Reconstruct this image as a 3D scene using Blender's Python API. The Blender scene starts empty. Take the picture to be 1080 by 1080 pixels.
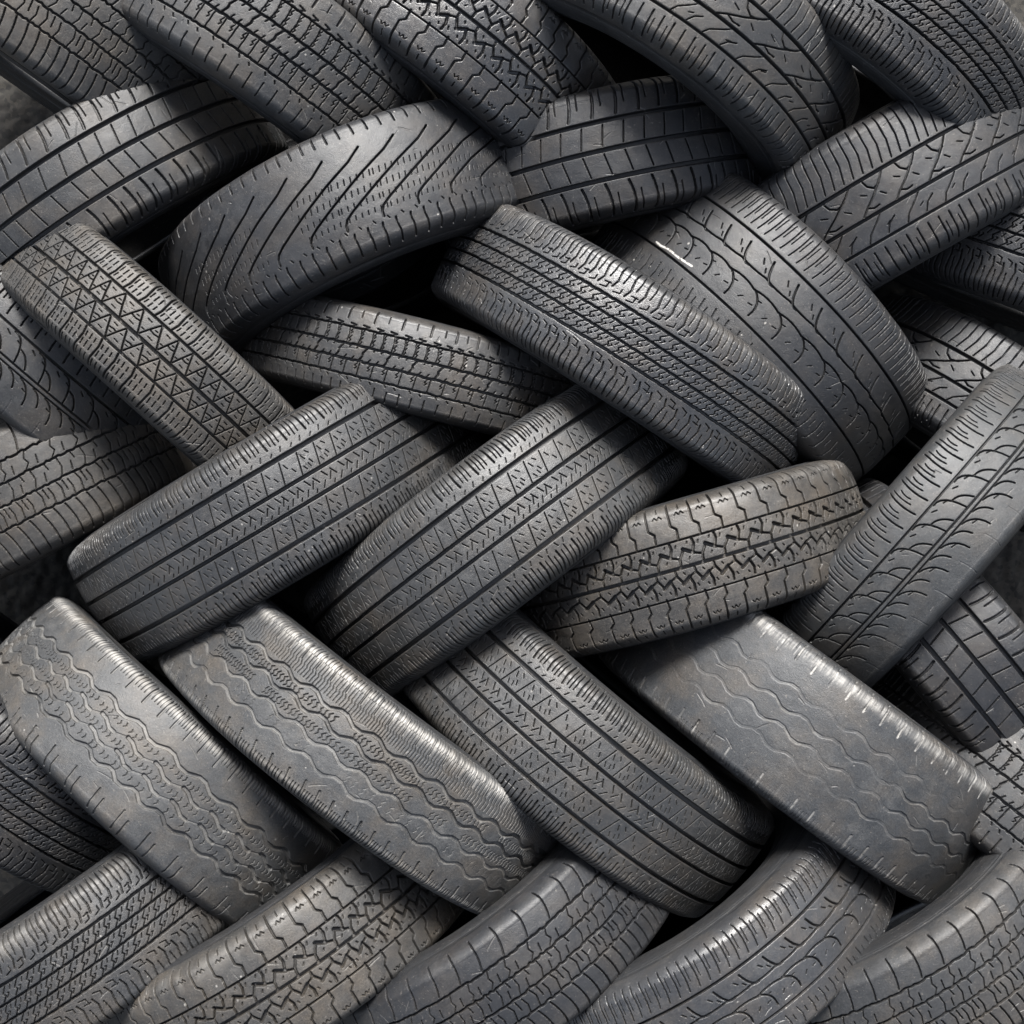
import bpy, math, time
import numpy as np
from mathutils import Vector

sc = bpy.context.scene
COL = sc.collection
RAD = math.radians
RES = 1.8           # mesh density factor (1 = final)

# ------------------------------------------------------------------ materials
def nodes(name):
    m = bpy.data.materials.new(name); m.use_nodes = True
    nt = m.node_tree; nt.nodes.clear()
    return m, nt

def N(nt, kind, **kw):
    n = nt.nodes.new(kind)
    for k, v in kw.items():
        if k.startswith('_'): setattr(n, k[1:], v)
        else: n.inputs[k.replace('__', ' ')].default_value = v
    return n

def rubber(name, base, dusty, dust_amount, rough, seed, brown=0.0, gloss=0.4):
    """worn tyre rubber: carbon black with patchy grey bloom, dust and fine grain"""
    m, nt = nodes(name); L = nt.links.new
    out = N(nt, 'ShaderNodeOutputMaterial'); bs = N(nt, 'ShaderNodeBsdfPrincipled')
    L(bs.outputs[0], out.inputs[0])
    co = N(nt, 'ShaderNodeTexCoord')
    mp = N(nt, 'ShaderNodeMapping'); mp.inputs['Location'].default_value = (seed * 3.1, seed * 1.7, seed * 0.9)
    L(co.outputs['Object'], mp.inputs[0])
    big = N(nt, 'ShaderNodeTexNoise', Scale=9.0, Detail=5.0, Roughness=0.62)
    mid = N(nt, 'ShaderNodeTexNoise', Scale=48.0, Detail=6.0, Roughness=0.7)
    fin = N(nt, 'ShaderNodeTexNoise', Scale=420.0, Detail=3.0, Roughness=0.7)
    grn = N(nt, 'ShaderNodeTexNoise', Scale=900.0, Detail=2.0, Roughness=0.6)
    for n in (big, mid, fin, grn): L(mp.outputs[0], n.inputs['Vector'])
    r1 = N(nt, 'ShaderNodeMapRange'); r1.inputs[1].default_value = .38; r1.inputs[2].default_value = .68
    L(big.outputs[0], r1.inputs[0])
    r2 = N(nt, 'ShaderNodeMapRange'); r2.inputs[1].default_value = .40; r2.inputs[2].default_value = .72
    L(mid.outputs[0], r2.inputs[0])
    mul = N(nt, 'ShaderNodeMath', _operation='MULTIPLY_ADD'); mul.inputs[2].default_value = 0.12
    L(r1.outputs[0], mul.inputs[0]); L(r2.outputs[0], mul.inputs[1])
    amt = N(nt, 'ShaderNodeMath', _operation='MULTIPLY'); amt.inputs[1].default_value = dust_amount
    L(mul.outputs[0], amt.inputs[0])
    mx1 = N(nt, 'ShaderNodeMix', _data_type='RGBA')
    mx1.inputs[6].default_value = (*base, 1); mx1.inputs[7].default_value = (*dusty, 1)
    L(amt.outputs[0], mx1.inputs[0])
    # brown earth film in patches
    b2 = N(nt, 'ShaderNodeTexNoise', Scale=16.0, Detail=4.0, Roughness=0.65)
    mp2 = N(nt, 'ShaderNodeMapping'); mp2.inputs['Location'].default_value = (seed * 5.3 + 4, 2, seed)
    L(co.outputs['Object'], mp2.inputs[0]); L(mp2.outputs[0], b2.inputs['Vector'])
    rb = N(nt, 'ShaderNodeMapRange'); rb.inputs[1].default_value = .44; rb.inputs[2].default_value = .70; rb.inputs[4].default_value = brown
    L(b2.outputs[0], rb.inputs[0])
    mx2 = N(nt, 'ShaderNodeMix', _data_type='RGBA'); mx2.inputs[7].default_value = (.066, .052, .037, 1)
    L(rb.outputs[0], mx2.inputs[0]); L(mx1.outputs[2], mx2.inputs[6])
    # grain modulation
    fr = N(nt, 'ShaderNodeMapRange'); fr.inputs[1].default_value = .3; fr.inputs[2].default_value = .7; fr.inputs[3].default_value = .62; fr.inputs[4].default_value = 1.38
    L(fin.outputs[0], fr.inputs[0])
    mg = N(nt, 'ShaderNodeMix', _data_type='RGBA', _blend_type='MULTIPLY'); mg.inputs[0].default_value = 1
    L(mx2.outputs[2], mg.inputs[6]); L(fr.outputs[0], mg.inputs[7])
    spk = N(nt, 'ShaderNodeTexNoise', Scale=330.0, Detail=2.0, Roughness=0.5); L(mp2.outputs[0], spk.inputs['Vector'])
    sr = N(nt, 'ShaderNodeMapRange'); sr.inputs[1].default_value = .66; sr.inputs[2].default_value = .74; sr.inputs[4].default_value = .55
    L(spk.outputs[0], sr.inputs[0])
    mxs = N(nt, 'ShaderNodeMix', _data_type='RGBA'); mxs.inputs[7].default_value = (.11, .10, .088, 1)
    L(sr.outputs[0], mxs.inputs[0]); L(mg.outputs[2], mxs.inputs[6])
    mg = mxs
    # scuffs, chalk and grit carried by the tread mesh
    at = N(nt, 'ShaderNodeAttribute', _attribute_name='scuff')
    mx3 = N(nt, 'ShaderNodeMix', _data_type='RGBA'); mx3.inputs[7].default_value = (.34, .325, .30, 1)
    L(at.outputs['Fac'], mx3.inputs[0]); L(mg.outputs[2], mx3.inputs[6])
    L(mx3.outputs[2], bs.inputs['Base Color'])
    rr = N(nt, 'ShaderNodeMapRange'); rr.inputs[3].default_value = rough - .08; rr.inputs[4].default_value = rough + .16
    L(mul.outputs[0], rr.inputs[0]); L(rr.outputs[0], bs.inputs['Roughness'])
    bs.inputs['Specular IOR Level'].default_value = gloss
    ad = N(nt, 'ShaderNodeMath', _operation='MULTIPLY_ADD'); ad.inputs[1].default_value = .6
    L(fin.outputs[0], ad.inputs[0]); L(grn.outputs[0], ad.inputs[2])
    ad2 = N(nt, 'ShaderNodeMath', _operation='MULTIPLY_ADD'); ad2.inputs[1].default_value = 2.2
    L(mid.outputs[0], ad2.inputs[0]); L(ad.outputs[0], ad2.inputs[2])
    bp = N(nt, 'ShaderNodeBump', Strength=0.55, Distance=0.0007)
    L(ad2.outputs[0], bp.inputs['Height']); L(bp.outputs[0], bs.inputs['Normal'])
    return m

# ------------------------------------------------------------------ tread carving
def smooth(a, b, x):
    t = np.clip((x - a) / (b - a), 0, 1); return t * t * (3 - 2 * t)

def vnoise(x, y, seed):
    """2-D value noise"""
    def h(i, j):
        n = np.sin(i * 127.1 + j * 311.7 + seed * 74.7) * 43758.5453
        return n - np.floor(n)
    xi, yi = np.floor(x), np.floor(y); fx, fy = x - xi, y - yi
    fx, fy = fx * fx * (3 - 2 * fx), fy * fy * (3 - 2 * fy)
    return (h(xi, yi) * (1 - fx) + h(xi + 1, yi) * fx) * (1 - fy) + (h(xi, yi + 1) * (1 - fx) + h(xi + 1, yi + 1) * fx) * fy

def fbm(x, y, seed, o=4):
    s = 0; a = .5; t = 0
    for k in range(o):
        s = s + a * vnoise(x * 2 ** k, y * 2 ** k, seed + k * 13); t += a; a *= .55
    return s / t

class Tread:
    def __init__(s, R, W, seed=0, res=1.0, crown=6.0, square=0.0):
        s.R, s.W, s.seed = R, W, seed
        s.rng = np.random.default_rng(seed + 11)
        hw = W / 2; s.hw = hw; s.k = W / 0.2
        # profile, half: (axial, radial) fine polyline, then arc length
        tw = hw * (0.80 + .07 * square)
        pa = []
        for t in np.linspace(0, 1, 40): pa.append((tw * t, R - crown * .001 * t ** 2.2))
        r0 = R - crown * .001; 
        rs = 0.024 - .008 * square
        # shoulder: rounded towards the sidewall
        for t in np.linspace(0.05, 1, 24):
            an = t * RAD(78)
            pa.append((tw + (hw * 1.0 - tw) * math.sin(an) / math.sin(RAD(78)), r0 - rs * (1 - math.cos(an)) / (1 - math.cos(RAD(78))) * 1.15))
        pa = np.array(pa); ds = np.hypot(*np.diff(pa, axis=0).T); S = np.concatenate([[0], np.cumsum(ds)])
        s.Vmax = S[-1]
        dv = .0010 / res
        nv = int(2 * s.Vmax / dv) | 1
        s.v = np.linspace(-s.Vmax, s.Vmax, nv)
        av = np.abs(s.v)
        s.a = np.sign(s.v) * np.interp(av, S, pa[:, 0]); s.r = np.interp(av, S, pa[:, 1])
        da = np.gradient(s.a, s.v); dr = np.gradient(s.r, s.v)
        l = np.hypot(da, dr); s.na, s.nr = -dr / l, da / l
        s.edge = pa[-1]
        # angular samples: dense where the pile is seen from, coarse below
        du = .00115 / res
        mid = np.arange(-RAD(58), RAD(58), du / R)
        side = np.arange(RAD(58), RAD(98), 1.9 * du / R)
        dense = np.concatenate([-side[::-1], mid[1:], side])
        s.th = np.concatenate([dense, np.arange(RAD(98), 2 * math.pi - RAD(98), RAD(2.5))])
        s.nd = len(dense)
        s.u = s.th * R
        s.u2 = s.u[:, None]; s.v2 = s.v[None, :]
        s.H = np.zeros((len(s.u), nv), np.float32); s.D = np.zeros_like(s.H)
        s.mask = np.ones(len(s.u)); s.mask[s.nd:] = 0
        s.wear = np.ones_like(s.H)
    # pitch cells of uneven length, as on real tyres
    def cells(s, p, key=0):
        rg = np.random.default_rng(s.seed * 7 + key)
        n = 220
        ln = p * rg.choice([.86, 1.0, 1.0, 1.13], n // 3 + 1).repeat(3)[:n]
        e = np.concatenate([[0], np.cumsum(ln)]); e -= e[n // 2]
        k = np.searchsorted(e, s.u[:s.nd], side='right') - 1
        return k, (s.u[:s.nd] - e[k]) / ln[k], ln[k]
    def _cut(s, dist, w, d, c0, c1, mult=1.0, soft=1.0):
        e = .00026 * soft
        S = 1 - smooth(w / 2 - e, w / 2 + e * 1.2, dist)
        h = -d * 1.6 * S * mult
        if d > .0025 and w > .0015: h = h - .00025 * np.exp(-np.maximum(dist - w / 2, 0) / .0007) * mult
        s.H[:s.nd, c0:c1] = np.minimum(s.H[:s.nd, c0:c1], h * s.wear[:s.nd, c0:c1])
    def cols(s, lo, hi):
        return max(0, np.searchsorted(s.v, lo)), min(len(s.v), np.searchsorted(s.v, hi) + 1)
    def ring(s, v0, w, d, amp=0, per=30, shape='sin', soft=1.0, jag=0, key=0, lo=None, hi=None):
        """groove running round the tyre, mm"""
        k = s.k; v0, w, d, amp, per = v0 * .001 * k, w * .001, d * .001, amp * .001 * k, per * .001
        c0, c1 = s.cols(v0 - amp - w - .004, v0 + amp + w + .004)
        u = s.u[:s.nd, None]
        off = 0
        if amp:
            x = u / per + key * .37
            if shape == 'sin': off = amp * np.sin(2 * np.pi * x)
            else:                       # rounded trapezoid zigzag
                f = np.abs((x % 1) * 2 - 1) * 2 - 1
                off = amp * np.clip(f * 1.75, -1, 1) 
        if jag: off = off + jag * .001 * (vnoise(u / .0045, u * 0, s.seed + key) - .5)
        s._cut(np.abs(s.v2[:, c0:c1] - v0 - off), w, d, c0, c1, 1.0, soft)
    def cut(s, lines, p, w, d, key=0, phase=0.0, soft=1.0, drop=0.0, jit=0.0, mir=False):
        """polylines repeated every pitch p (mm); points are (fraction of pitch, v in mm)"""
        k, x, ln = s.cells(p * .001, key)
        x = x + phase; 
        rg = np.random.default_rng(s.seed + key * 5 + 3)
        jt = (rg.random(400) - .5) * jit; keep = rg.random(400) > drop
        for pl in lines:
            P = np.array(pl, float)
            if mir: P = P * [1, -1]
            P[:, 1] *= .001 * s.k
            lo, hi = P[:, 1].min() - w * .001 - .003, P[:, 1].max() + w * .001 + .003
            c0, c1 = s.cols(lo, hi)
            if c1 <= c0: continue
            V = s.v[None, c0:c1]
            umin, umax = P[:, 0].min(), P[:, 0].max()
            for o in range(int(math.floor(-umax)) - 1, int(math.ceil(1 - umin)) + 2):
                # distance to the copy of the line that belongs to cell k - o
                U = ((x + o) * ln)[:, None]
                inside = (U[:, 0] > umin * ln - .008) & (U[:, 0] < umax * ln + .008) & keep[(k - o) % 400]
                if not inside.any(): continue
                idx = np.nonzero(inside)[0]
                Ui = U[idx] + (jt[(k[idx] - o) % 400] * ln[idx])[:, None]; li = ln[idx][:, None]
                best = None
                for (a0, b0), (a1, b1) in zip(P[:-1], P[1:]):
                    ax, bx = a0 * li, a1 * li
                    dx, dy = bx - ax, b1 - b0
                    t = np.clip(((Ui - ax) * dx + (V - b0) * dy) / (dx * dx + dy * dy + 1e-12), 0, 1)
                    dd = np.hypot(Ui - ax - t * dx, V - b0 - t * dy)
                    best = dd if best is None else np.minimum(best, dd)
                e = .00026 * soft; ww = w * .001; dp = d * .001
                S = 1 - smooth(ww / 2 - e, ww / 2 + e * 1.2, best)
                h = -dp * 1.35 * S
                if d > 2.5 and w > 1.5: h = h - .00025 * np.exp(-np.maximum(best - ww / 2, 0) / .0007)
                cur = s.H[idx, c0:c1]
                s.H[idx, c0:c1] = np.minimum(cur, h * s.wear[idx, c0:c1])
    def paint(s, lines, p, w, amount, key=0, drop=0.0, mir=False, phase=0.0):
        """pale worn strokes, laid out like cut()"""
        H, wr = s.H, s.wear
        s.H = np.zeros_like(H); s.wear = np.ones_like(H)
        s.cut(lines, p, w, 1.0, key, phase, 2.2, drop, 0, mir)
        s.D = np.maximum(s.D, np.clip(-s.H / .0013, 0, 1) * amount * smooth(.25, .6, fbm(s.u2 / .006, s.v2 / .006, s.seed + 71)))
        s.H, s.wear = H, wr
    def fade(s, lo, hi, amount, scale=.05, thr=(.4, .6), key=0):
        """patches worn smooth (call before cutting)"""
        k = s.k
        f = fbm(s.u2 / scale, s.v2 / scale, s.seed + key)
        w = smooth(lo * .001 * k - .01, lo * .001 * k + .01, s.v2) * (1 - smooth(hi * .001 * k - .01, hi * .001 * k + .01, s.v2))
        s.wear *= 1 - amount * w * smooth(thr[0], thr[1], f)
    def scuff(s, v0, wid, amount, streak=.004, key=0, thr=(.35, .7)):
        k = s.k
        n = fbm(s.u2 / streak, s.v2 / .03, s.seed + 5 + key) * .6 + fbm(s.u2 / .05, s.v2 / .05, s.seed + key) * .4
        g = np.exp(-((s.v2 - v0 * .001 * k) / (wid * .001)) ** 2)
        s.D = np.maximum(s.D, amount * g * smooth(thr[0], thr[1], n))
    def scratch(s, n, key=0):
        """random nicks and scrapes from handling"""
        rg = np.random.default_rng(s.seed + 301 + key)
        for i in range(n):
            u0 = rg.uniform(-.75, .75) * s.R; v0 = rg.uniform(-80, 80) * .001 * s.k
            an = rg.normal(0, .7); ln = rg.uniform(.006, .030); w = rg.uniform(.0005, .0011)
            i0, i1 = np.searchsorted(s.u[:s.nd], [u0 - ln, u0 + ln]); c0, c1 = s.cols(v0 - ln, v0 + ln)
            if i1 <= i0 or c1 <= c0: continue
            U = s.u[i0:i1, None] - u0; V = s.v[None, c0:c1] - v0
            a = U * math.cos(an) + V * math.sin(an); b = -U * math.sin(an) + V * math.cos(an) + .15 * a * a / ln
            g = (1 - smooth(w * .5, w, np.abs(b))) * (1 - smooth(.3, .5, np.abs(a) / ln))
            s.H[i0:i1, c0:c1] -= (.0006 * g).astype(np.float32)
            s.D[i0:i1, c0:c1] = np.maximum(s.D[i0:i1, c0:c1], g * rg.uniform(.03, .16))
    def settle(s, amount):
        """pale dust settled in shallow worn grooves"""
        s.D = np.maximum(s.D, amount * np.clip(-s.H / .0018, 0, 1) * smooth(.3, .6, fbm(s.u2 / .03, s.v2 / .03, s.seed + 61)))
    def grit(s, n, amount=.6, key=0, lo=-90, hi=90):
        rg = np.random.default_rng(s.seed + 99 + key)
        for i in range(n):
            iu = rg.integers(int(s.nd * .15), int(s.nd * .85)); v0 = rg.uniform(lo, hi) * .001 * s.k
            u0 = s.u[iu]; r = rg.uniform(.0008, .0019)
            a, b = max(0, iu - 9), min(s.nd, iu + 10); c0, c1 = s.cols(v0 - .004, v0 + .004)
            dd = np.hypot(s.u[a:b, None] - u0, (s.v[None, c0:c1] - v0) * rg.uniform(.6, 1.4))
            g = 1 - smooth(r * .6, r, dd)
            s.D[a:b, c0:c1] = np.maximum(s.D[a:b, c0:c1], g * amount * rg.uniform(.5, 1))
    def mark(s, pts, w, amount, key=0):
        """chalk or scrape line, (u mm, v mm)"""
        P = np.array(pts) * .001; P[:, 1] *= s.k
        c0, c1 = s.cols(P[:, 1].min() - .01, P[:, 1].max() + .01)
        U = s.u[:s.nd, None]; V = s.v[None, c0:c1]; best = 9
        for (a0, b0), (a1, b1) in zip(P[:-1], P[1:]):
            dx, dy = a1 - a0, b1 - b0
            t = np.clip(((U - a0) * dx + (V - b0) * dy) / (dx * dx + dy * dy), 0, 1)
            best = np.minimum(best, np.hypot(U - a0 - t * dx, V - b0 - t * dy))
        n = fbm(U / .003, V / .003, s.seed + key)
        s.D[:s.nd, c0:c1] = np.maximum(s.D[:s.nd, c0:c1], amount * (1 - smooth(w * .0005, w * .0009, best)) * smooth(.25, .5, n))
    def mesh(s, name):
        H = s.H * s.mask[:, None]
        # gentle unevenness of a used carcass
        un = (fbm(s.u2 / .09, s.v2 / .06, s.seed + 31) - .5) * .0022
        un = un * s.mask[:, None]
        H = H + un
        ra = s.r[None] + s.nr[None] * H; aa = s.a[None] + s.na[None] * H
        ct, st = np.cos(s.th)[:, None], np.sin(s.th)[:, None]
        co = np.stack([ra * st, aa, ra * ct], -1)          # local x: along the tyre, y: axle, z: towards the top
        nu, nv = H.shape
        return grid_mesh(name, co, nu, nv, s.D, height=H)

def smooth_faces(H, mu, i2):
    """steep groove walls keep hard edges so the ribs beside them stay clean"""
    r = i2[:, 0]
    a, b, c, d = H[:mu, :-1], H[r, :-1], H[r, 1:], H[:mu, 1:]
    hi = np.maximum(np.maximum(a, b), np.maximum(c, d)); lo = np.minimum(np.minimum(a, b), np.minimum(c, d))
    return ((hi - lo) < .00045).ravel()

def grid_mesh(name, co, nu, nv, dust=None, closed_u=True, flip=False, height=None):
    me = bpy.data.meshes.new(name)
    co = np.ascontiguousarray(co.reshape(-1, 3), np.float32)
    mu = nu if closed_u else nu - 1
    i = np.arange(mu)[:, None]; j = np.arange(nv - 1)[None]
    i2 = (i + 1) % nu
    q = np.stack([i * nv + j + 0 * i2, i2 * nv + j, i2 * nv + j + 1, i * nv + j + 1], -1).reshape(-1, 4)
    if flip: q = q[:, ::-1]
    q = np.ascontiguousarray(q, np.int32)
    nf = len(q)
    me.vertices.add(len(co)); me.vertices.foreach_set('co', co.ravel())
    me.loops.add(nf * 4); me.loops.foreach_set('vertex_index', q.ravel())
    me.polygons.add(nf)
    me.polygons.foreach_set('loop_start', np.arange(0, nf * 4, 4, dtype=np.int32))
    me.polygons.foreach_set('use_smooth', (np.ones(nf, bool) if height is None else smooth_faces(height, mu, i2)))
    me.update(calc_edges=True)
    if dust is not None:
        at = me.attributes.new('scuff', 'FLOAT', 'POINT'); at.data.foreach_set('value', np.ascontiguousarray(dust, np.float32).ravel())
    return me

def revolve(name, prof, n=160, flip=False, ripple=None):
    """prof: list of (axial, radial)"""
    prof = np.array(prof); th = np.linspace(0, 2 * math.pi, n, endpoint=False)
    r = np.repeat(prof[None, :, 1], n, 0); a = np.repeat(prof[None, :, 0], n, 0)
    if ripple is not None: a = a + ripple[None] * (np.sin(th * 97)[:, None] * .5 + .5) 
    co = np.stack([r * np.sin(th)[:, None], a, r * np.cos(th)[:, None]], -1)
    return grid_mesh(name, co, n, len(prof), None, True, flip)

def spline(pts, n):
    P = np.array(pts, float); t = np.arange(len(P)); T = np.linspace(0, len(P) - 1, n)
    out = []
    for x in T:
        i = min(int(x), len(P) - 2); f = x - i
        p0, p1, p2, p3 = P[max(i - 1, 0)], P[i], P[i + 1], P[min(i + 2, len(P) - 1)]
        out.append(.5 * ((2 * p1) + (-p0 + p2) * f + (2 * p0 - 5 * p1 + 4 * p2 - p3) * f * f + (-p0 + 3 * p1 - 3 * p2 + p3) * f ** 3))
    return np.array(out)

def obj(name, me, mat, parent=None):
    o = bpy.data.objects.new(name, me); COL.objects.link(o)
    if mat: me.materials.append(mat)
    o.parent = parent
    return o

# ------------------------------------------------------------------ tread patterns (mm; v up, u to the right along the tyre)
def touring(t):
    """straight ribs, sharp cross sipes"""
    for v, w in ((55, 6.2), (16.5, 4.5), (-15.5, 4.5), (-55, 6.2)): t.ring(v, w, 5.8, jag=.25)
    p = 27
    for o, key in ((0, 1), (-71, 2)):
        t.cut([[(.28, 20 + o), (.42, 34 + o), (.58, 50 + o)]], p, .95, 3.6, key)
        t.cut([[(.70, 44 + o), (.80, 37 + o)], [(.98, 34 + o), (1.07, 28 + o)]], p, .8, 2.4, key, jit=.12)
        t.cut([[(.56, 29 + o), (.66, 23 + o)], [(.84, 30 + o), (.90, 24 + o)], [(1.0, 47 + o), (1.14, 42 + o)]], p, .75, 2.0, key, jit=.12, drop=.2)
    t.cut([[(.0, 9), (.20, -1)], [(.28, -10), (.50, -2)], [(.54, 11), (.72, 2)], [(.76, -4), (.98, 5)], [(.86, -11), (.98, -7)]], p, .95, 3.2, 3, jit=.08)
    t.cut([[(.1, 61), (.22, 65)], [(.6, 62), (.7, 68)]], p, 1.1, 2, 4)
    t.cut([[(.12, 72), (.06, 84), (.02, 116)]], p, 2.0, 3.6, 4)
    t.cut([[(.34, 75), (.28, 110)], [(.55, 73), (.50, 110)], [(.76, 75), (.70, 110)]], p, .95, 2.8, 4, jit=.05)
    t.cut([[(.2, -61), (.3, -67)], [(.7, -62), (.62, -67)]], p, 1.2, 2, 5)
    t.cut([[(.05, -71), (.10, -84), (.02, -116)]], p, 2.1, 3.6, 5)
    t.cut([[(.3, -74), (.33, -112)], [(.55, -70), (.60, -112)], [(.80, -76), (.82, -112)]], p, 1.1, 3, 5, jit=.05)
    t.grit(16, .4)

def zigzag_worn(t, bald=False, lean=0):
    """delivery van tyre worn shallow, zigzag grooves"""
    if bald:
        t.fade(-100, 100, .8, .06, (.36, .56), 3)
        for i, (v, d) in enumerate(((40, .35), (14, .9), (-12, .9), (-38, .55))):
            t.ring(v, 4.0, d * 1.5, 3.6, 52, 'zig', soft=1.8, key=i)
        t.cut([[(.5, 74), (.5, 104)], [(.5, -72), (.52, -108)]], 28, 3.4, 1.6, 6, soft=1.6)
        t.cut([[(.1, -84), (.1, -108)], [(.3, -84), (.3, -108)], [(.7, -84), (.7, -108)], [(.9, -84), (.9, -108)]], 28, 1.3, 1.6, 7)
        t.cut([[(.2, 86), (.2, 104)], [(.8, 86), (.8, 104)]], 28, 1.1, .9, 6)
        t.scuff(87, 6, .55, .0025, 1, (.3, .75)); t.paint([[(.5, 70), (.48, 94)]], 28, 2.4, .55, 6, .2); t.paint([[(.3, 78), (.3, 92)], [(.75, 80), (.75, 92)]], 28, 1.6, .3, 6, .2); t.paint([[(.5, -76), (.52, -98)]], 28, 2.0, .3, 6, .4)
    else:
        t.fade(-100, -8, .5, .07, (.35, .55), 3)
        for i, (v, d, w) in enumerate(((40, 3.0, 5.4), (15, 3.0, 5.2), (-15, 2.4, 4.8), (-44, 1.6, 4.2))):
            t.ring(v, w, d, 4.4, 52, 'zig', soft=1.9, key=i)
        sq = [[(.02, 20), (.12, 24), (.04, 28), (.16, 33)], [(.22, 22), (.34, 24), (.30, 30), (.40, 34)], [(.48, 20), (.58, 25), (.50, 29), (.62, 33)], [(.74, 21), (.84, 26), (.76, 31), (.9, 34)]]
        t.cut(sq, 26, 1.3, 2.0, 8, drop=.08, jit=.2)
        t.cut([[(a, b - 29) for a, b in l] for l in sq], 26, 1.2, 1.6, 9, drop=.15)
        t.cut([[(a, b - 57) for a, b in l] for l in sq[::2]], 26, 1.0, .6, 10, drop=.4)
        t.cut([[(x, 48), (x + .03, 62), (x - .06, 66), (x - .05, 84)] for x in (.1, .3, .5, .7, .9)], 26, 1.0, 1.3, 11, drop=.05)
        t.cut([[(.18, 70), (.14, 100)]], 26, 2.8, 2.0, 11)
        t.cut([[(x, 84), (x, 110)] for x in (.0, .36, .55, .75)], 26, 1.1, 1.2, 11)
        t.cut([[(.3, -70), (.4, -84), (.36, -110)]], 26, 3.0, 2.4, 12)
        t.cut([[(x, -82), (x, -110)] for x in (.1, .55, .75, .9)], 26, 1.2, 1.8, 12)
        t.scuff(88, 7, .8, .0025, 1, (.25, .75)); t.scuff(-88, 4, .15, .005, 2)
    t.settle(.14)
    t.grit(8, .55, 1)

def zigzag_broken(t):
    t.fade(-100, 100, .25, .08, (.4, .6), 3)
    for i, v in enumerate((38, 12, -12, -36)):
        t.cut([[(0, v + 4), (.18, v + 3), (.42, v - 4), (.62, v - 4)]] if i % 3 else [[(0, v + 4), (.2, v + 4), (.45, v - 4), (.7, v - 4), (1, v + 4)]], 50, 5.0, 3.2, 20 + i, soft=1.9)
        t.cut([[(.62, v - 4), (1, v + 4)]], 50, 2.0, .8, 20 + i, soft=1.5)
    t.cut([[(.1, 22), (.2, 25), (.14, 28)], [(.4, 20), (.5, 23), (.44, 27)], [(.7, 23), (.8, 26), (.74, 30)]], 25, 1.2, 1.7, 26)
    t.cut([[(.1, -4), (.2, 0), (.14, 4)], [(.5, -4), (.6, 0), (.54, 3)], [(.8, -3), (.9, 0), (.84, 5)]], 25, 1.2, 1.6, 27)
    t.cut([[(.1, -28), (.2, -24), (.14, -20)], [(.5, -28), (.6, -24), (.54, -21)]], 25, 1.2, 1.6, 28)
    t.cut([[(.3, 66), (.28, 104)]], 28, 2.6, 2.0, 29)
    t.cut([[(x, 78), (x, 108)] for x in (.05, .5, .68, .86)], 28, 1.1, 1.3, 29)
    t.cut([[(.3, -62), (.34, -100)], [(.6, -70), (.62, -104)]], 44, 2.2, 2.2, 30)
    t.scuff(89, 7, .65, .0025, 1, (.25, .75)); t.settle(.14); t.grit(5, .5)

def block_triangles(t):
    """all season blocks: triangles between three straight grooves, siped shoulder blocks"""
    t.ring(46, 3.4, 5); t.ring(0, 4.4, 5.4); t.ring(-43, 3.4, 5)
    p = 29
    for c, (lo, hi) in enumerate(((2, 44), (-41, -2))):
        m = (lo + hi) / 2
        t.cut([[(.02, lo), (.26, m), (.52, hi)], [(.52, hi), (.76, m), (1.02, lo)]], p, 1.8, 4, 31 + c)
        t.cut([[(.26, m), (.10, m + 2), (-.24, m)]] if c else [[(.26, m), (.52, m - 2), (.76, m)]], p, 1.5, 3.4, 31 + c)
        t.cut([[(.40, lo + 9), (.62, lo + 8)], [(.46, hi - 16), (.58, hi - 16)], [(.9, hi - 8), (1.12, hi - 9)], [(.96, lo + 14), (1.08, lo + 14)]], p, 1.1, 2.2, 31 + c)
    for sgn, key in ((1, 35), (-1, 36)):
        t.cut([[(.0, 47 * sgn), (.10, 62 * sgn), (.06, 114 * sgn)]], p, 2.4, 4, key)
        t.cut([[(.22, 54 * sgn), (.26, 62 * sgn)], [(.48, 52 * sgn), (.52, 62 * sgn)], [(.76, 54 * sgn), (.79, 62 * sgn)], [(.24, 68 * sgn), (.27, 79 * sgn)], [(.50, 67 * sgn), (.53, 79 * sgn)], [(.78, 68 * sgn), (.80, 79 * sgn)],
               [(.24, 86 * sgn), (.24, 106 * sgn)], [(.50, 86 * sgn), (.50, 106 * sgn)], [(.77, 86 * sgn), (.77, 106 * sgn)]], p, 1.35, 2.8, key)
    t.scuff(70, 20, .10, .02, 1)

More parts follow.
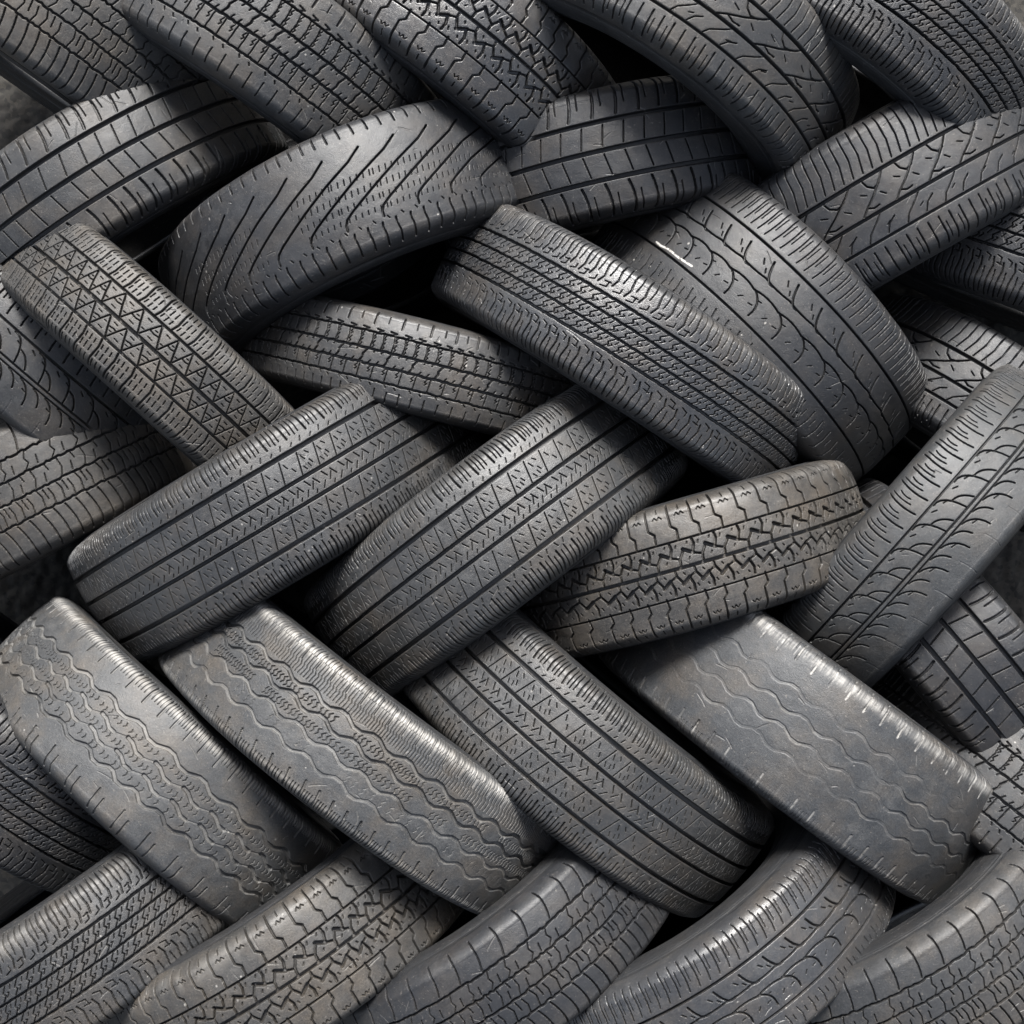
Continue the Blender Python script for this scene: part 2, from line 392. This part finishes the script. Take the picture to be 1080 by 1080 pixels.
def rib_blocks(t):
    """narrow tyre, toothed ribs and a row of centre blocks"""
    for v, w in ((48, 2.6), (12, 3.2), (-20, 3.4), (-52, 2.8)): t.ring(v, w, 4.2, jag=1.4, key=int(v) + 60)
    p = 36
    t.cut([[(.0, -19), (.12, -8), (.10, -2), (.26, 11)]], p, 2.6, 3.8, 40)
    t.cut([[(.40, -17), (.46, -12)], [(.72, -17), (.78, -12)], [(.52, 6), (.58, 11)], [(.82, 6), (.88, 11)]], p, 1.6, 2.6, 40)
    sq = lambda a, b: [[(x, a), (x + .06, a + (b - a) * .3), (x - .02, a + (b - a) * .5), (x + .06, b)] for x in (.15, .62)]
    t.cut(sq(16, 30), p, 1.2, 2.4, 41); t.cut(sq(34, 45), p, 1.2, 2.2, 41)
    t.cut([[(.05, 14), (.1, 30), (.05, 46)], [(.55, 14), (.6, 30), (.55, 46)]], p, 1.3, 3, 41)
    t.cut(sq(-36, -24), p, 1.2, 2.4, 42); t.cut([[(.3, -22), (.26, -50)], [(.8, -22), (.76, -50)]], p, 1.3, 3, 42)
    t.cut([[(.2, 50), (.32, 54), (.1, 56)], [(.7, 50), (.84, 54), (.62, 56)]], p, 2.0, 2.6, 43)
    t.cut([[(.45, 66), (.47, 98)]], p, 2.4, 3, 43); t.cut([[(.95, 72), (.95, 88)]], p, 1.2, 2, 43)
    t.cut([[(.2, -56), (.26, -60)], [(.6, -58), (.66, -62)], [(.35, -70), (.33, -96)], [(.85, -68), (.84, -98)]], p, 1.5, 2.4, 44)
    t.grit(10, .6)

def rain_ribs(t):
    """siped ribs between four grooves, long curved sipes on both shoulders"""
    for v, w in ((38, 3.6), (12, 3.0), (-12, 3.0), (-36, 3.6)): t.ring(v, w, 5.0, jag=.9, key=int(v) + 50)
    p = 37
    for lo, hi, key in ((14, 36, 50), (-10, 10, 51), (-34, -14, 52)):
        q = hi - lo
        t.cut([[(.0, lo), (.2, lo + q * .35), (.14, lo + q * .55), (.36, hi)], [(.5, lo), (.70, lo + q * .35), (.64, lo + q * .55), (.86, hi)]], p, 1.3, 3.4, key)
        t.cut([[(.22, lo + q * .2), (.36, lo + q * .45), (.30, lo + q * .5)], [(.74, lo + q * .2), (.86, lo + q * .45), (.80, lo + q * .5)], [(.46, lo + q * .62), (.54, lo + q * .9)], [(.96, lo + q * .62), (1.04, lo + q * .9)]], p, 1.0, 2.6, key)
    for m, key in ((1, 54), (-1, 55)):
        t.cut([[(.0, 50 * m), (.10, 62 * m), (.04, 80 * m), (.08, 116 * m)], [(.5, 54 * m), (.58, 66 * m), (.53, 82 * m), (.56, 116 * m)]], p, 1.7, 3.4, key)
        t.cut([[(.26, 66 * m), (.30, 80 * m), (.27, 110 * m)], [(.76, 66 * m), (.80, 80 * m), (.77, 110 * m)], [(.12, 46 * m), (.34, 48 * m), (.36, 58 * m)], [(.62, 47 * m), (.84, 50 * m), (.84, 57 * m)], [(.2, 56 * m), (.42, 57 * m)]], p, 1.15, 2.6, key)
    t.grit(10, .5); t.scuff(84, 10, .16, .006, 1)

def arc(a, b, bow, n=7):
    (x0, y0), (x1, y1) = a, b
    return [(x0 + (x1 - x0) * s + bow[0] * 4 * s * (1 - s), y0 + (y1 - y0) * s + bow[1] * 4 * s * (1 - s)) for s in np.linspace(0, 1, n)]

def swoosh_wide(t):
    """two straight grooves, twin wavy centre lines with curved branches"""
    t.ring(43, 3.2, 4.6); t.ring(-46, 2.6, 4.4)
    p = 46
    t.cut([arc((0, 11), (1, 11), (0, -1.5))], p, 2.0, 4, 60)
    t.cut([arc((-.15, 33), (.34, 9), (-.02, -8))], p, 2.2, 4, 60)
    t.cut([arc((0, -9), (1, -9), (0, 3))], p, 2.0, 4, 60)
    t.cut([arc((.02, -8), (.42, -37), (.14, 3))], p, 1.9, 3.6, 60)
    t.cut([[(.55, 28), (.66, 22)], [(.80, 20), (.88, 15)], [(.30, -16), (.44, -15)], [(.78, -28), (.88, -24)], [(.15, -26), (.28, -25)]], p, 1.2, 2.2, 60)
    for x in (.0, .33, .66): t.cut([arc((x, 51), (x + .06, 100), (.05, 0))], p, 1.3, 2.2, 61)
    for x in (.16, .49, .82): t.cut([[(x, 64), (x + .05, 86)]], p, 1.0, 1.5, 61)
    t.cut([[(.1, -58), (.16, -72), (.12, -86), (.02, -90)], [(.58, -58), (.66, -72), (.62, -86), (.52, -90)]], p, 1.5, 1.6, 62)
    t.cut([[(.34, -64), (.36, -74)], [(.84, -64), (.86, -74)]], p, 1.0, 1.5, 62)
    t.mark([(-212, -41), (-200, -41.5), (-184, -39.5), (-160, -40), (-136, -38)], 2.0, 1.0)
    t.grit(6, .7)

def block_y(t):
    """large stepped blocks either side of a straight centre groove"""
    t.ring(41, 2.2, 4.2); t.ring(-1, 4.6, 5); t.ring(-45, 2.0, 4.2)
    p = 31
    for m, o, key in ((1, 0, 70), (-1, .45, 71)):
        t.cut([[(o, 2 * m), (o + .03, 12 * m), (o + .28, 25 * m)]], p, 2.8, 5.2, key)
        t.cut([[(o + .26, 26 * m), (o + .66, 17 * m)]], p, 4.6, 5.6, key)
        t.cut([[(o + .66, 17 * m), (o + 1.03, 12 * m)]], p, 2.4, 4.6, key)
        t.cut([[(o + .64, 17 * m), (o + .78, 30 * m), (o + .74, 40 * m)]], p, 3.0, 5.2, key)
        t.cut([[(o + .4, 9 * m), (o + .46, 12 * m)], [(o + .95, 30 * m), (o + 1.0, 34 * m)], [(o + .48, 33 * m), (o + .52, 36 * m)]], p, 1.5, 2, key)
        t.cut([[(o + .2, 43 * m), (o + .24, 58 * m), (o + .02, 65 * m), (o + .05, 112 * m)]], p, 2.4, 4, key)
        t.cut([[(o + .32, 80 * m), (o + .42, 84 * m), (o + .52, 79 * m), (o + .62, 84 * m), (o + .72, 80 * m)], [(o + .55, 90 * m), (o + .56, 102 * m)]], p, 1.2, 2.2, key)
    t.grit(16, .45); t.scuff(84, 12, .14, .01, 1)

def swoosh_narrow(t):
    t.ring(32, 2.6, 4.4); t.ring(-14, 2.4, 4.2); t.ring(-22, 1.8, 3.8)
    p = 50
    t.cut([arc((.0, 29), (.62, -13), (.06, 12)), arc((.5, 12), (1.02, -10), (.03, 5))], p, 1.6, 3.4, 80)
    t.cut([arc((.1, -24), (.7, -58), (.10, 6)), arc((.62, -24), (1.1, -46), (.06, 4))], p, 1.6, 3.4, 80)
    t.cut([[(.25, 20), (.42, 17)], [(.8, 24), (.95, 20)], [(.35, -36), (.5, -38)]], p, 1.2, 2.2, 80)
    for x in (.0, .5):
        t.cut([arc((x, 42), (x + .05, 100), (-.07, 0)), ], p, 1.8, 3.2, 81)
        t.cut([arc((x + .13, 58), (x + .17, 96), (-.04, 0)), arc((x + .25, 64), (x + .28, 84), (-.03, 0))], p, 1.3, 2.4, 81)
    t.fade(-100, -50, .8, .1, (.2, .4))
    t.cut([arc((.3, -62), (.36, -98), (.03, 0))], p, 1.4, 1.4, 82)

def sweeping(t):
    """directional tyre with long sweeping grooves and slotted shoulder"""
    p = 62
    t.cut([[(-.02, -57), (.0, -49), (.08, -42), (.3, -34), (1.1, -10), (1.9, 14), (2.7, 36), (3.1, 52)]], p, 2.5, 5.2, 90)
    for x in (.05, .2, .35, .5, .65, .8, .95):
        t.cut([[(x, -31), (x + .02, -24)], [(x + .05, -14), (x + .08, -6)], [(x, 6), (x + .03, 14)], [(x + .08, -47), (x + .10, -41)]], p, .9, 2.0, 92, jit=.1, drop=.4)
    t.cut([[(.12, -65), (.08, -71), (.10, -80), (.08, -104)], [(.60, -64), (.57, -71), (.60, -82), (.58, -104)]], 42, 2.2, 3.4, 93)
    t.cut([[(.35, -58), (.40, -62)], [(.85, -58), (.90, -62)]], 42, 1.2, 2, 93)
    t.cut([[(.1, 74), (.08, 106)], [(.6, 74), (.58, 106)]], 42, 2.2, 3.2, 94)
    t.grit(6, .6)

def wave_slots(t):
    """wavy slots between two straight grooves"""
    t.ring(30, 4.6, 5); t.ring(-18, 4.0, 5); t.ring(-52, 3.2, 4.4)
    p = 58
    t.cut([[(.0, -15), (.16, -8), (.5, 4), (.86, 20), (.98, 27)]], p, 2.0, 4, 100)
    t.cut([[(.40, 27), (.46, 18), (.60, 12), (.78, 15)], [(.2, -7), (.36, -11), (.52, -10)]], p, 1.6, 3.4, 100)
    t.cut([[(.1, -49), (.2, -40), (.48, -28), (.62, -21)], [(.6, -48), (.72, -38), (.9, -32)]], p, 1.5, 3.2, 101)
    t.cut([[(.2, 12), (.34, 8)], [(.7, 4), (.82, -2)], [(.45, -38), (.56, -35)]], p, 1.1, 2.4, 100)
    t.cut([[(.0, 36), (.10, 60), (.12, 104)], [(.25, 36), (.35, 60), (.37, 104)], [(.5, 36), (.6, 60), (.62, 104)], [(.75, 36), (.85, 60), (.87, 104)]], p, 1.5, 3, 102)
    for x in (.05, .3, .55, .8): t.cut([[(x, -62), (x + .03, -108)]], p, 1.7, 3, 103)
    for x in (.2, .55, .9): t.cut([[(x, -72), (x + .02, -96)]], p, 1.0, 2, 103)

def slotted(t):
    """plain ribs with slotted shoulders"""
    for v in (44, 0, -44): t.ring(v, 6, 5)
    p = 30
    t.cut([arc((.1, -52), (.16, -112), (.12, 0)), arc((.1, 52), (.16, 112), (.12, 0))], p, 3.2, 4, 110)
    t.cut([[(.55, -68), (.58, -108)], [(.55, 68), (.58, 108)]], p, 1.4, 2.6, 110)
    t.cut([[(.2, 6), (.4, 38)], [(.2, -6), (.4, -38)]], p, 1.5, 3, 111)

def plain_band(t):
    """worn smooth"""
    for v in (40, -40): t.ring(v, 3, 1, soft=2)

def ragged(t):
    """toothed grooves, split cracks across the ribs"""
    for i, v in enumerate((50, 20, -10, -42)): t.ring(v, 2.8, 4, jag=2.4, key=i)
    p = 34
    t.cut([[(.1, 22), (.3, 30), (.22, 38), (.34, 48)], [(.6, 24), (.66, 36)], [(.1, -8), (.24, 4), (.2, 18)], [(.55, -6), (.62, 6)], [(.8, 8), (.74, 18)]], p, 1.2, 2.6, 120, jit=.2)
    t.cut([[(.2, -12), (.32, -24), (.24, -40)], [(.5, -14), (.56, -30)], [(.76, -16), (.84, -28), (.78, -40)]], p, 1.4, 3, 121, jit=.2)
    t.cut([arc((.2, -46), (.3, -104), (.1, 0)), arc((.7, -46), (.8, -104), (.1, 0))], p, 1.8, 3.2, 122)
    t.cut([arc((.2, 54), (.3, 104), (.1, 0))], p, 1.8, 3, 123)

# ------------------------------------------------------------------ tyre assembly
SIDE = rubber('sidewall rubber', (.011, .0115, .0125), (.032, .032, .033), .5, .5, 3, .1)
LINER = rubber('inner liner rubber', (.006, .006, .0063), (.014, .014, .0145), .4, .8, 7, .05, .15)

def make_tire(X, Y, slant, tilt, W, R, pattern, mat, label, dz=0.0, seed=1, res=1.0, crown=6.0, square=0.0, spin=0.0, tread_mesh=None):
    root = bpy.data.objects.new('tire', None); COL.objects.link(root)
    root['label'] = label; root['category'] = 'tire'; root['group'] = 'worn tires interlaced in the pile'
    t = Tread(R, W, seed, res * RES, crown, square)
    pattern(t)
    t.scratch(16)
    obj('tread', t.mesh('tread'), mat, root)
    ea, er = t.edge; hw = W / 2; h = R - er
    rim = R - .112 if R > .27 else R - .10
    pts = [(ea, er), (hw * 1.015, er - .010), (hw * 1.03, er - .024), (hw * 1.0, (er + rim) / 2 - .004), (hw * .92, rim + .016), (hw * .86, rim + .004)]
    pr = spline(pts, 56)
    # raised rings on the sidewall
    nrm = np.zeros(56)
    for c, wd, hh in ((.16, .02, .0012), (.22, .02, -.0008), (.55, .015, .0009), (.80, .03, .0016)):
        nrm += hh * np.exp(-((np.linspace(0, 1, 56) - c) / wd) ** 2)
    pr[:, 0] += nrm
    rip = np.where((np.linspace(0, 1, 56) > .62) & (np.linspace(0, 1, 56) < .72), .0005, 0)
    bead = spline([(hw * .86, rim + .004), (hw * .83, rim - .003), (hw * .76, rim - .006), (hw * .72, rim - .002), (hw * .73, rim + .006)], 18)
    for sg in (1, -1):
        P = pr.copy(); P[:, 0] *= sg
        sd = obj('sidewall', revolve('sidewall', P, 180, sg < 0, rip * sg), SIDE, root)
        B = bead.copy(); B[:, 0] *= sg
        obj('bead', revolve('bead', B, 120, sg < 0), SIDE, sd)
    inner = spline([(hw * .73, rim + .006), (hw * .88, rim + .030), (hw * .90, er - .004), (hw * .74, R - .019), (0, R - .016), (-hw * .74, R - .019), (-hw * .90, er - .004), (-hw * .88, rim + .030), (-hw * .73, rim + .006)], 40)
    obj('inner_liner', revolve('inner_liner', inner, 120, False), LINER, root)
    sl, tl = RAD(slant), RAD(tilt)
    e1 = Vector((math.cos(sl), math.sin(sl), 0))
    ax = Vector((-math.sin(sl) * math.cos(tl), math.cos(sl) * math.cos(tl), math.sin(tl)))
    e2 = e1.cross(ax); 
    if e2.z < 0: e2 = -e2
    from mathutils import Matrix
    M = Matrix((e1, ax, e2)).transposed().to_4x4()
    M.translation = Vector((X, Y, R * math.cos(tl) + W / 2 * abs(math.sin(tl)) + dz))
    root.matrix_world = M
    return root

mats = dict(
    rib=rubber('rubber blue grey', (.0152, .0155, .0160), (.044, .045, .047), .7, .46, 1, .22, .5),
    rib_b=rubber('rubber blue grey dusty', (.0163, .0165, .0167), (.050, .050, .050), .75, .47, 11, .30, .5),
    van=rubber('rubber bleached', (.022, .0228, .024), (.058, .058, .057), .85, .56, 2, .42),
    bald=rubber('rubber polished bald', (.018, .0192, .021), (.044, .0445, .045), .9, .52, 4, .34),
    brown=rubber('rubber earthy', (.020, .019, .018), (.056, .052, .047), .85, .46, 5, .42),
    warm=rubber('rubber warm grey', (.019, .0185, .018), (.054, .051, .047), .75, .54, 6, .40),
    black=rubber('rubber black', (.010, .0105, .012), (.028, .029, .031), .6, .50, 8, .20),
    toothed=rubber('rubber black dusted', (.017, .017, .0175), (.050, .048, .045), .75, .46, 12, .34, .5),
    siped=rubber('rubber satin grey', (.017, .0175, .019), (.046, .046, .046), .7, .36, 13, .30, .6),
    plain=rubber('rubber mid grey', (.016, .0165, .0175), (.042, .042, .042), .65, .52, 9, .30),
    dark=rubber('rubber dark slate', (.010, .0105, .0118), (.026, .0264, .0275), .7, .52, 15, .18, .45),
    side=rubber('rubber slate grey', (.020, .021, .022), (.048, .049, .050), .7, .54, 14, .24),
)
TIRES = [
 # X, Y, slant, tilt, W, R, pattern, material, dz, seed, extra, label
 (-0.357, 0.014, 30.7, 5.6, 0.195, 0.322, touring, 'rib', 0, 1, {}, 'blue-grey ribbed tire with cross sipes, lying under the end of the narrow toothed tire'),
 (-0.023, -0.034, 36.9, -1.6, 0.199, 0.304, touring, 'rib_b', 0.05, 2, {}, 'ribbed cross-siped tire in the middle of the pile, its ends under two other tires'),
 (0.258, -0.072, 16.0, -1.4, 0.174, 0.285, block_y, 'brown', 0.05, 3, {}, 'earth-brown tire with chunky stepped blocks resting above the bald tire'),
 (0.623, -0.044, 48.8, -10.5, 0.164, 0.310, swoosh_narrow, 'side', 0, 4, {}, 'steeply slanting tire with curved grooves beside the brown chunky-block tire'),
 (-0.527, -0.393, -42.2, -13.0, 0.183, 0.310, zigzag_broken, 'van', 0.02, 5, {}, 'worn tire with broken zigzag grooves, beside the pale tire with continuous zigzags'),
 (-0.218, -0.346, -37.1, -6.1, 0.171, 0.335, zigzag_worn, 'van', 0.03, 6, {'square': .8}, 'pale worn tire with continuous zigzag grooves and a bright scuffed upper shoulder'),
 (0.099, -0.335, -39.6, 1.3, 0.195, 0.326, touring, 'rib_b', 0, 7, {}, 'ribbed cross-siped tire lying between the continuous-zigzag tire and the almost bald tire'),
 (0.435, -0.322, -36.5, 1.1, 0.198, 0.325, lambda t: zigzag_worn(t, True), 'bald', 0, 8, {'square': 1.0}, 'almost bald tire with faint zigzag lines and pale notched edges'),
 (-0.516, 0.207, -41.8, -6.8, 0.146, 0.295, block_triangles, 'warm', 0.06, 9, {}, 'tire with small triangular tread blocks and siped shoulder blocks'),
 (-0.135, 0.215, -14.0, 2.8, 0.130, 0.290, rib_blocks, 'toothed', 0, 10, {}, 'narrow dark tire with toothed ribs and one row of centre blocks, lying nearly level'),
 (0.169, 0.240, -32.5, 3.6, 0.166, 0.307, rain_ribs, 'siped', 0.05, 11, {}, 'tire with finely siped ribs and long shoulder sipes, its rounded end fully in view'),
 (0.378, 0.286, -44.9, 1.7, 0.222, 0.283, swoosh_wide, 'dark', 0, 12, {}, 'wide tire with twin wavy centre grooves and a white chalk scrape'),
 (-0.236, 0.414, 24.5, -2.1, 0.185, 0.305, sweeping, 'black', 0, 13, {}, 'large dark tire with long sweeping grooves, its sidewall and bead showing below the tread'),
 (-0.629, 0.482, 33.0, 8.0, 0.180, 0.290, slotted, 'plain', 0, 14, {'res': .8}, 'plain tire with slotted shoulders just above the triangular-block tire'),
 (-0.721, 0.050, 27.0, 6.9, 0.193, 0.255, ragged, 'warm', 0, 15, {'res': .8}, 'tire with ragged toothed grooves tucked under the triangular-block tire'),
 (0.561, 0.467, 29.6, 0.2, 0.210, 0.290, wave_slots, 'black', 0, 16, {'res': .8}, 'dark tire with slanted slots between straight grooves, behind the chalk-marked tire'),
 (0.813, 0.411, -21.2, 10.0, 0.205, 0.260, rain_ribs, 'black', 0, 17, {'res': .8}, 'dark tire mostly hidden under the slanted-slot tire beside the chalk-marked tire'),
 (0.674, -0.204, -50.5, 6.0, 0.170, 0.280, slotted, 'black', 0, 18, {'res': .8}, 'black tire with thick shoulder slots peeping out beside the bald tire'),
 (0.145, 0.530, 12.0, 5.0, 0.180, 0.270, slotted, 'black', 0, 19, {'res': .8}, 'dark slotted tire between the sweeping-groove tire and the chalk-marked tire'),
 (-0.308, 0.479, 23.2, 37.7, 0.140, 0.205, plain_band, 'black', 0.02, 20, {'res': .7}, 'dark tire lying nearly flat, its sidewall showing in the gap under the large sweeping-groove tire'),
 # the pile goes on beyond the photographed part
 (-0.63, -0.615, 33, 3, .175, .300, rain_ribs, 'plain', 0.07, 31, {'res': .8}, 'grey tire in the bottom corner below the broken zigzag tire'),
 (-0.334, -0.625, 32, 2, .178, .305, block_y, 'warm', 0.07, 32, {'res': .8}, 'warm grey tire with stepped blocks, under the ends of both zigzag tires'),
 (-0.03, -0.62, 34, 4, .175, .300, ragged, 'black', 0.07, 33, {'res': .8}, 'tire with jagged grooves at the bottom edge below the ribbed cross-siped tire'),
 (0.272, -0.628, 33, 3, .178, .305, swoosh_wide, 'siped', 0.07, 34, {'res': .8}, 'tire with wavy centre lines at the bottom edge just below the bald tire'),
 (0.575, -0.622, 32, 2, .176, .300, ragged, 'plain', 0.07, 35, {'res': .8}, 'jagged-groove tire in the bottom corner below the bald tire'),
 (-0.7, 0.735, -34, 0, .178, .300, ragged, 'warm', .06, 36, {'res': .8}, 'jagged-groove tire in the top corner above the plain tire with slotted shoulders'),
 (-0.375, 0.675, -33, 0, .178, .300, rib_blocks, 'plain', 0.04, 37, {'res': .8}, 'toothed-rib tire at the top edge above the sweeping-groove tire'),
 (-0.105, 0.7, -35, 0, .180, .305, block_y, 'siped', 0, 38, {'res': .8}, 'chunky-block tire at the top edge, grey rather than brown'),
 (0.225, 0.69, -33, 0, .178, .300, wave_slots, 'plain', 0.08, 39, {'res': .8}, 'tire with slanted slots at the top edge, its rounded end above the chalk-marked tire'),
 (0.505, 0.7, -34, 0, .180, .305, rain_ribs, 'black', 0.03, 40, {'res': .8}, 'finely siped tire in the top corner above the tire with slanted slots'),
 (-.750, .250, -42, -4, .165, .280, swoosh_narrow, 'plain', 0, 41, {'res': .8}, 'tire at the left edge, beside the triangular-block tire and above the ragged one'),
 (-.790, -.335, -42, -6, .180, .305, rain_ribs, 'black', 0, 42, {'res': .8}, 'dark tire at the left edge beside the broken zigzag tire'),
 (0.8, -0.455, -38, 3, .180, .300, rib_blocks, 'plain', 0, 43, {'res': .8}, 'grey toothed-rib tire at the right edge beside the bald tire'),
 (.735, .150, -36, 2, .175, .235, wave_slots, 'black', 0, 44, {'res': .8}, 'dark tire deep in the gap between the chalk-marked tire and the steep curved-groove tire'),
]
t0 = time.time()
for (X, Y, sl, tl, W, R, pat, mt, dz, seed, ex, lab) in TIRES:
    make_tire(X, Y, sl, tl, W, R, pat, mats[mt], lab, dz, seed, **ex)
print('tyres built in', round(time.time() - t0, 1))

# ------------------------------------------------------------------ ground
def ground():
    m, nt = nodes('bare earth'); L = nt.links.new
    out = N(nt, 'ShaderNodeOutputMaterial'); bs = N(nt, 'ShaderNodeBsdfPrincipled', Roughness=.8)
    L(bs.outputs[0], out.inputs[0]); bs.inputs['Base Color'].default_value = (.03, .027, .023, 1)
    bs.inputs['Specular IOR Level'].default_value = .2
    me = bpy.data.meshes.new('ground'); s = 30
    me.from_pydata([(-s, -s, 0), (s, -s, 0), (s, s, 0), (-s, s, 0)], [], [(0, 1, 2, 3)])
    o = obj('ground', me, m); o['kind'] = 'structure'
    # dark gravelly dirt under the pile
    m, nt = nodes('gravel dirt'); L = nt.links.new
    out = N(nt, 'ShaderNodeOutputMaterial'); bs = N(nt, 'ShaderNodeBsdfPrincipled', Roughness=.9)
    L(bs.outputs[0], out.inputs[0])
    co = N(nt, 'ShaderNodeTexCoord'); vo = N(nt, 'ShaderNodeTexVoronoi', Scale=140.0); L(co.outputs['Object'], vo.inputs['Vector'])
    cr = N(nt, 'ShaderNodeValToRGB'); cr.color_ramp.elements[0].color = (.005, .0044, .0036, 1); cr.color_ramp.elements[1].color = (.026, .023, .018, 1)
    sp = N(nt, 'ShaderNodeSeparateColor'); L(vo.outputs['Color'], sp.inputs[0]); L(sp.outputs[0], cr.inputs[0]); L(cr.outputs[0], bs.inputs['Base Color'])
    n = 520; xs = np.linspace(-1.5, 1.5, n); ys = np.linspace(-1.5, 1.5, n)
    Xg, Yg = np.meshgrid(xs, ys, indexing='ij')
    rr = np.hypot(Xg, Yg) / 1.4 + .12 * (fbm(Xg / .2, Yg / .2, 8) - .5)
    Z = .003 + np.clip(1 - rr, 0, .1) / .1 * (.002 + .006 * fbm(Xg / .04, Yg / .04, 3) + .008 * fbm(Xg / .012, Yg / .012, 5, 2))
    Z = np.where(rr < 1, Z, -.01)
    o = obj('gravel', grid_mesh('gravel', np.stack([Xg, Yg, Z], -1), n, n, None, False), m); o['kind'] = 'stuff'
ground()

# ------------------------------------------------------------------ light
SUN_EL, SUN_AZ = 43.0, 3.0          # azimuth measured from +Y (top of the picture)
w = bpy.data.worlds.new('World'); sc.world = w; w.use_nodes = True
nt = w.node_tree; nt.nodes.clear()
wo = nt.nodes.new('ShaderNodeOutputWorld'); bg = nt.nodes.new('ShaderNodeBackground'); sk = nt.nodes.new('ShaderNodeTexSky')
sk.sky_type = 'NISHITA'; sk.sun_disc = False; sk.sun_elevation = RAD(SUN_EL); sk.sun_rotation = RAD(SUN_AZ)
sk.air_density = 1.0; sk.dust_density = 3.0; sk.ozone_density = 1.0
bg.inputs[1].default_value = 0.05
hs = nt.nodes.new('ShaderNodeHueSaturation'); hs.inputs['Saturation'].default_value = .55; nt.links.new(sk.outputs[0], hs.inputs['Color']); nt.links.new(hs.outputs[0], bg.inputs[0]); nt.links.new(bg.outputs[0], wo.inputs[0])
sl = bpy.data.lights.new('sun', 'SUN'); sl.energy = 2.2; sl.angle = RAD(18); sl.color = (1, .985, .96)
so = bpy.data.objects.new('sun', sl); COL.objects.link(so)
d = Vector((math.sin(RAD(SUN_AZ)) * math.cos(RAD(SUN_EL)), math.cos(RAD(SUN_AZ)) * math.cos(RAD(SUN_EL)), math.sin(RAD(SUN_EL))))
so.rotation_euler = d.to_track_quat('Z', 'Y').to_euler(); so.location = d * 5

# ------------------------------------------------------------------ camera: looking down on the heap
cam = bpy.data.cameras.new('camera'); co_ = bpy.data.objects.new('camera', cam); COL.objects.link(co_)
co_.location = (0, 0, 2.53); co_.rotation_euler = (0, 0, 0)
cam.sensor_width = 36; cam.lens = 36 * 1509 / 1080; cam.clip_end = 200
sc.camera = co_
sc.view_settings.view_transform = 'Standard'; sc.view_settings.look = 'None'
sc.view_settings.gamma = 1; sc.view_settings.use_curve_mapping = False
sc.view_settings.exposure = 2.55
sc.cycles.use_denoising = True
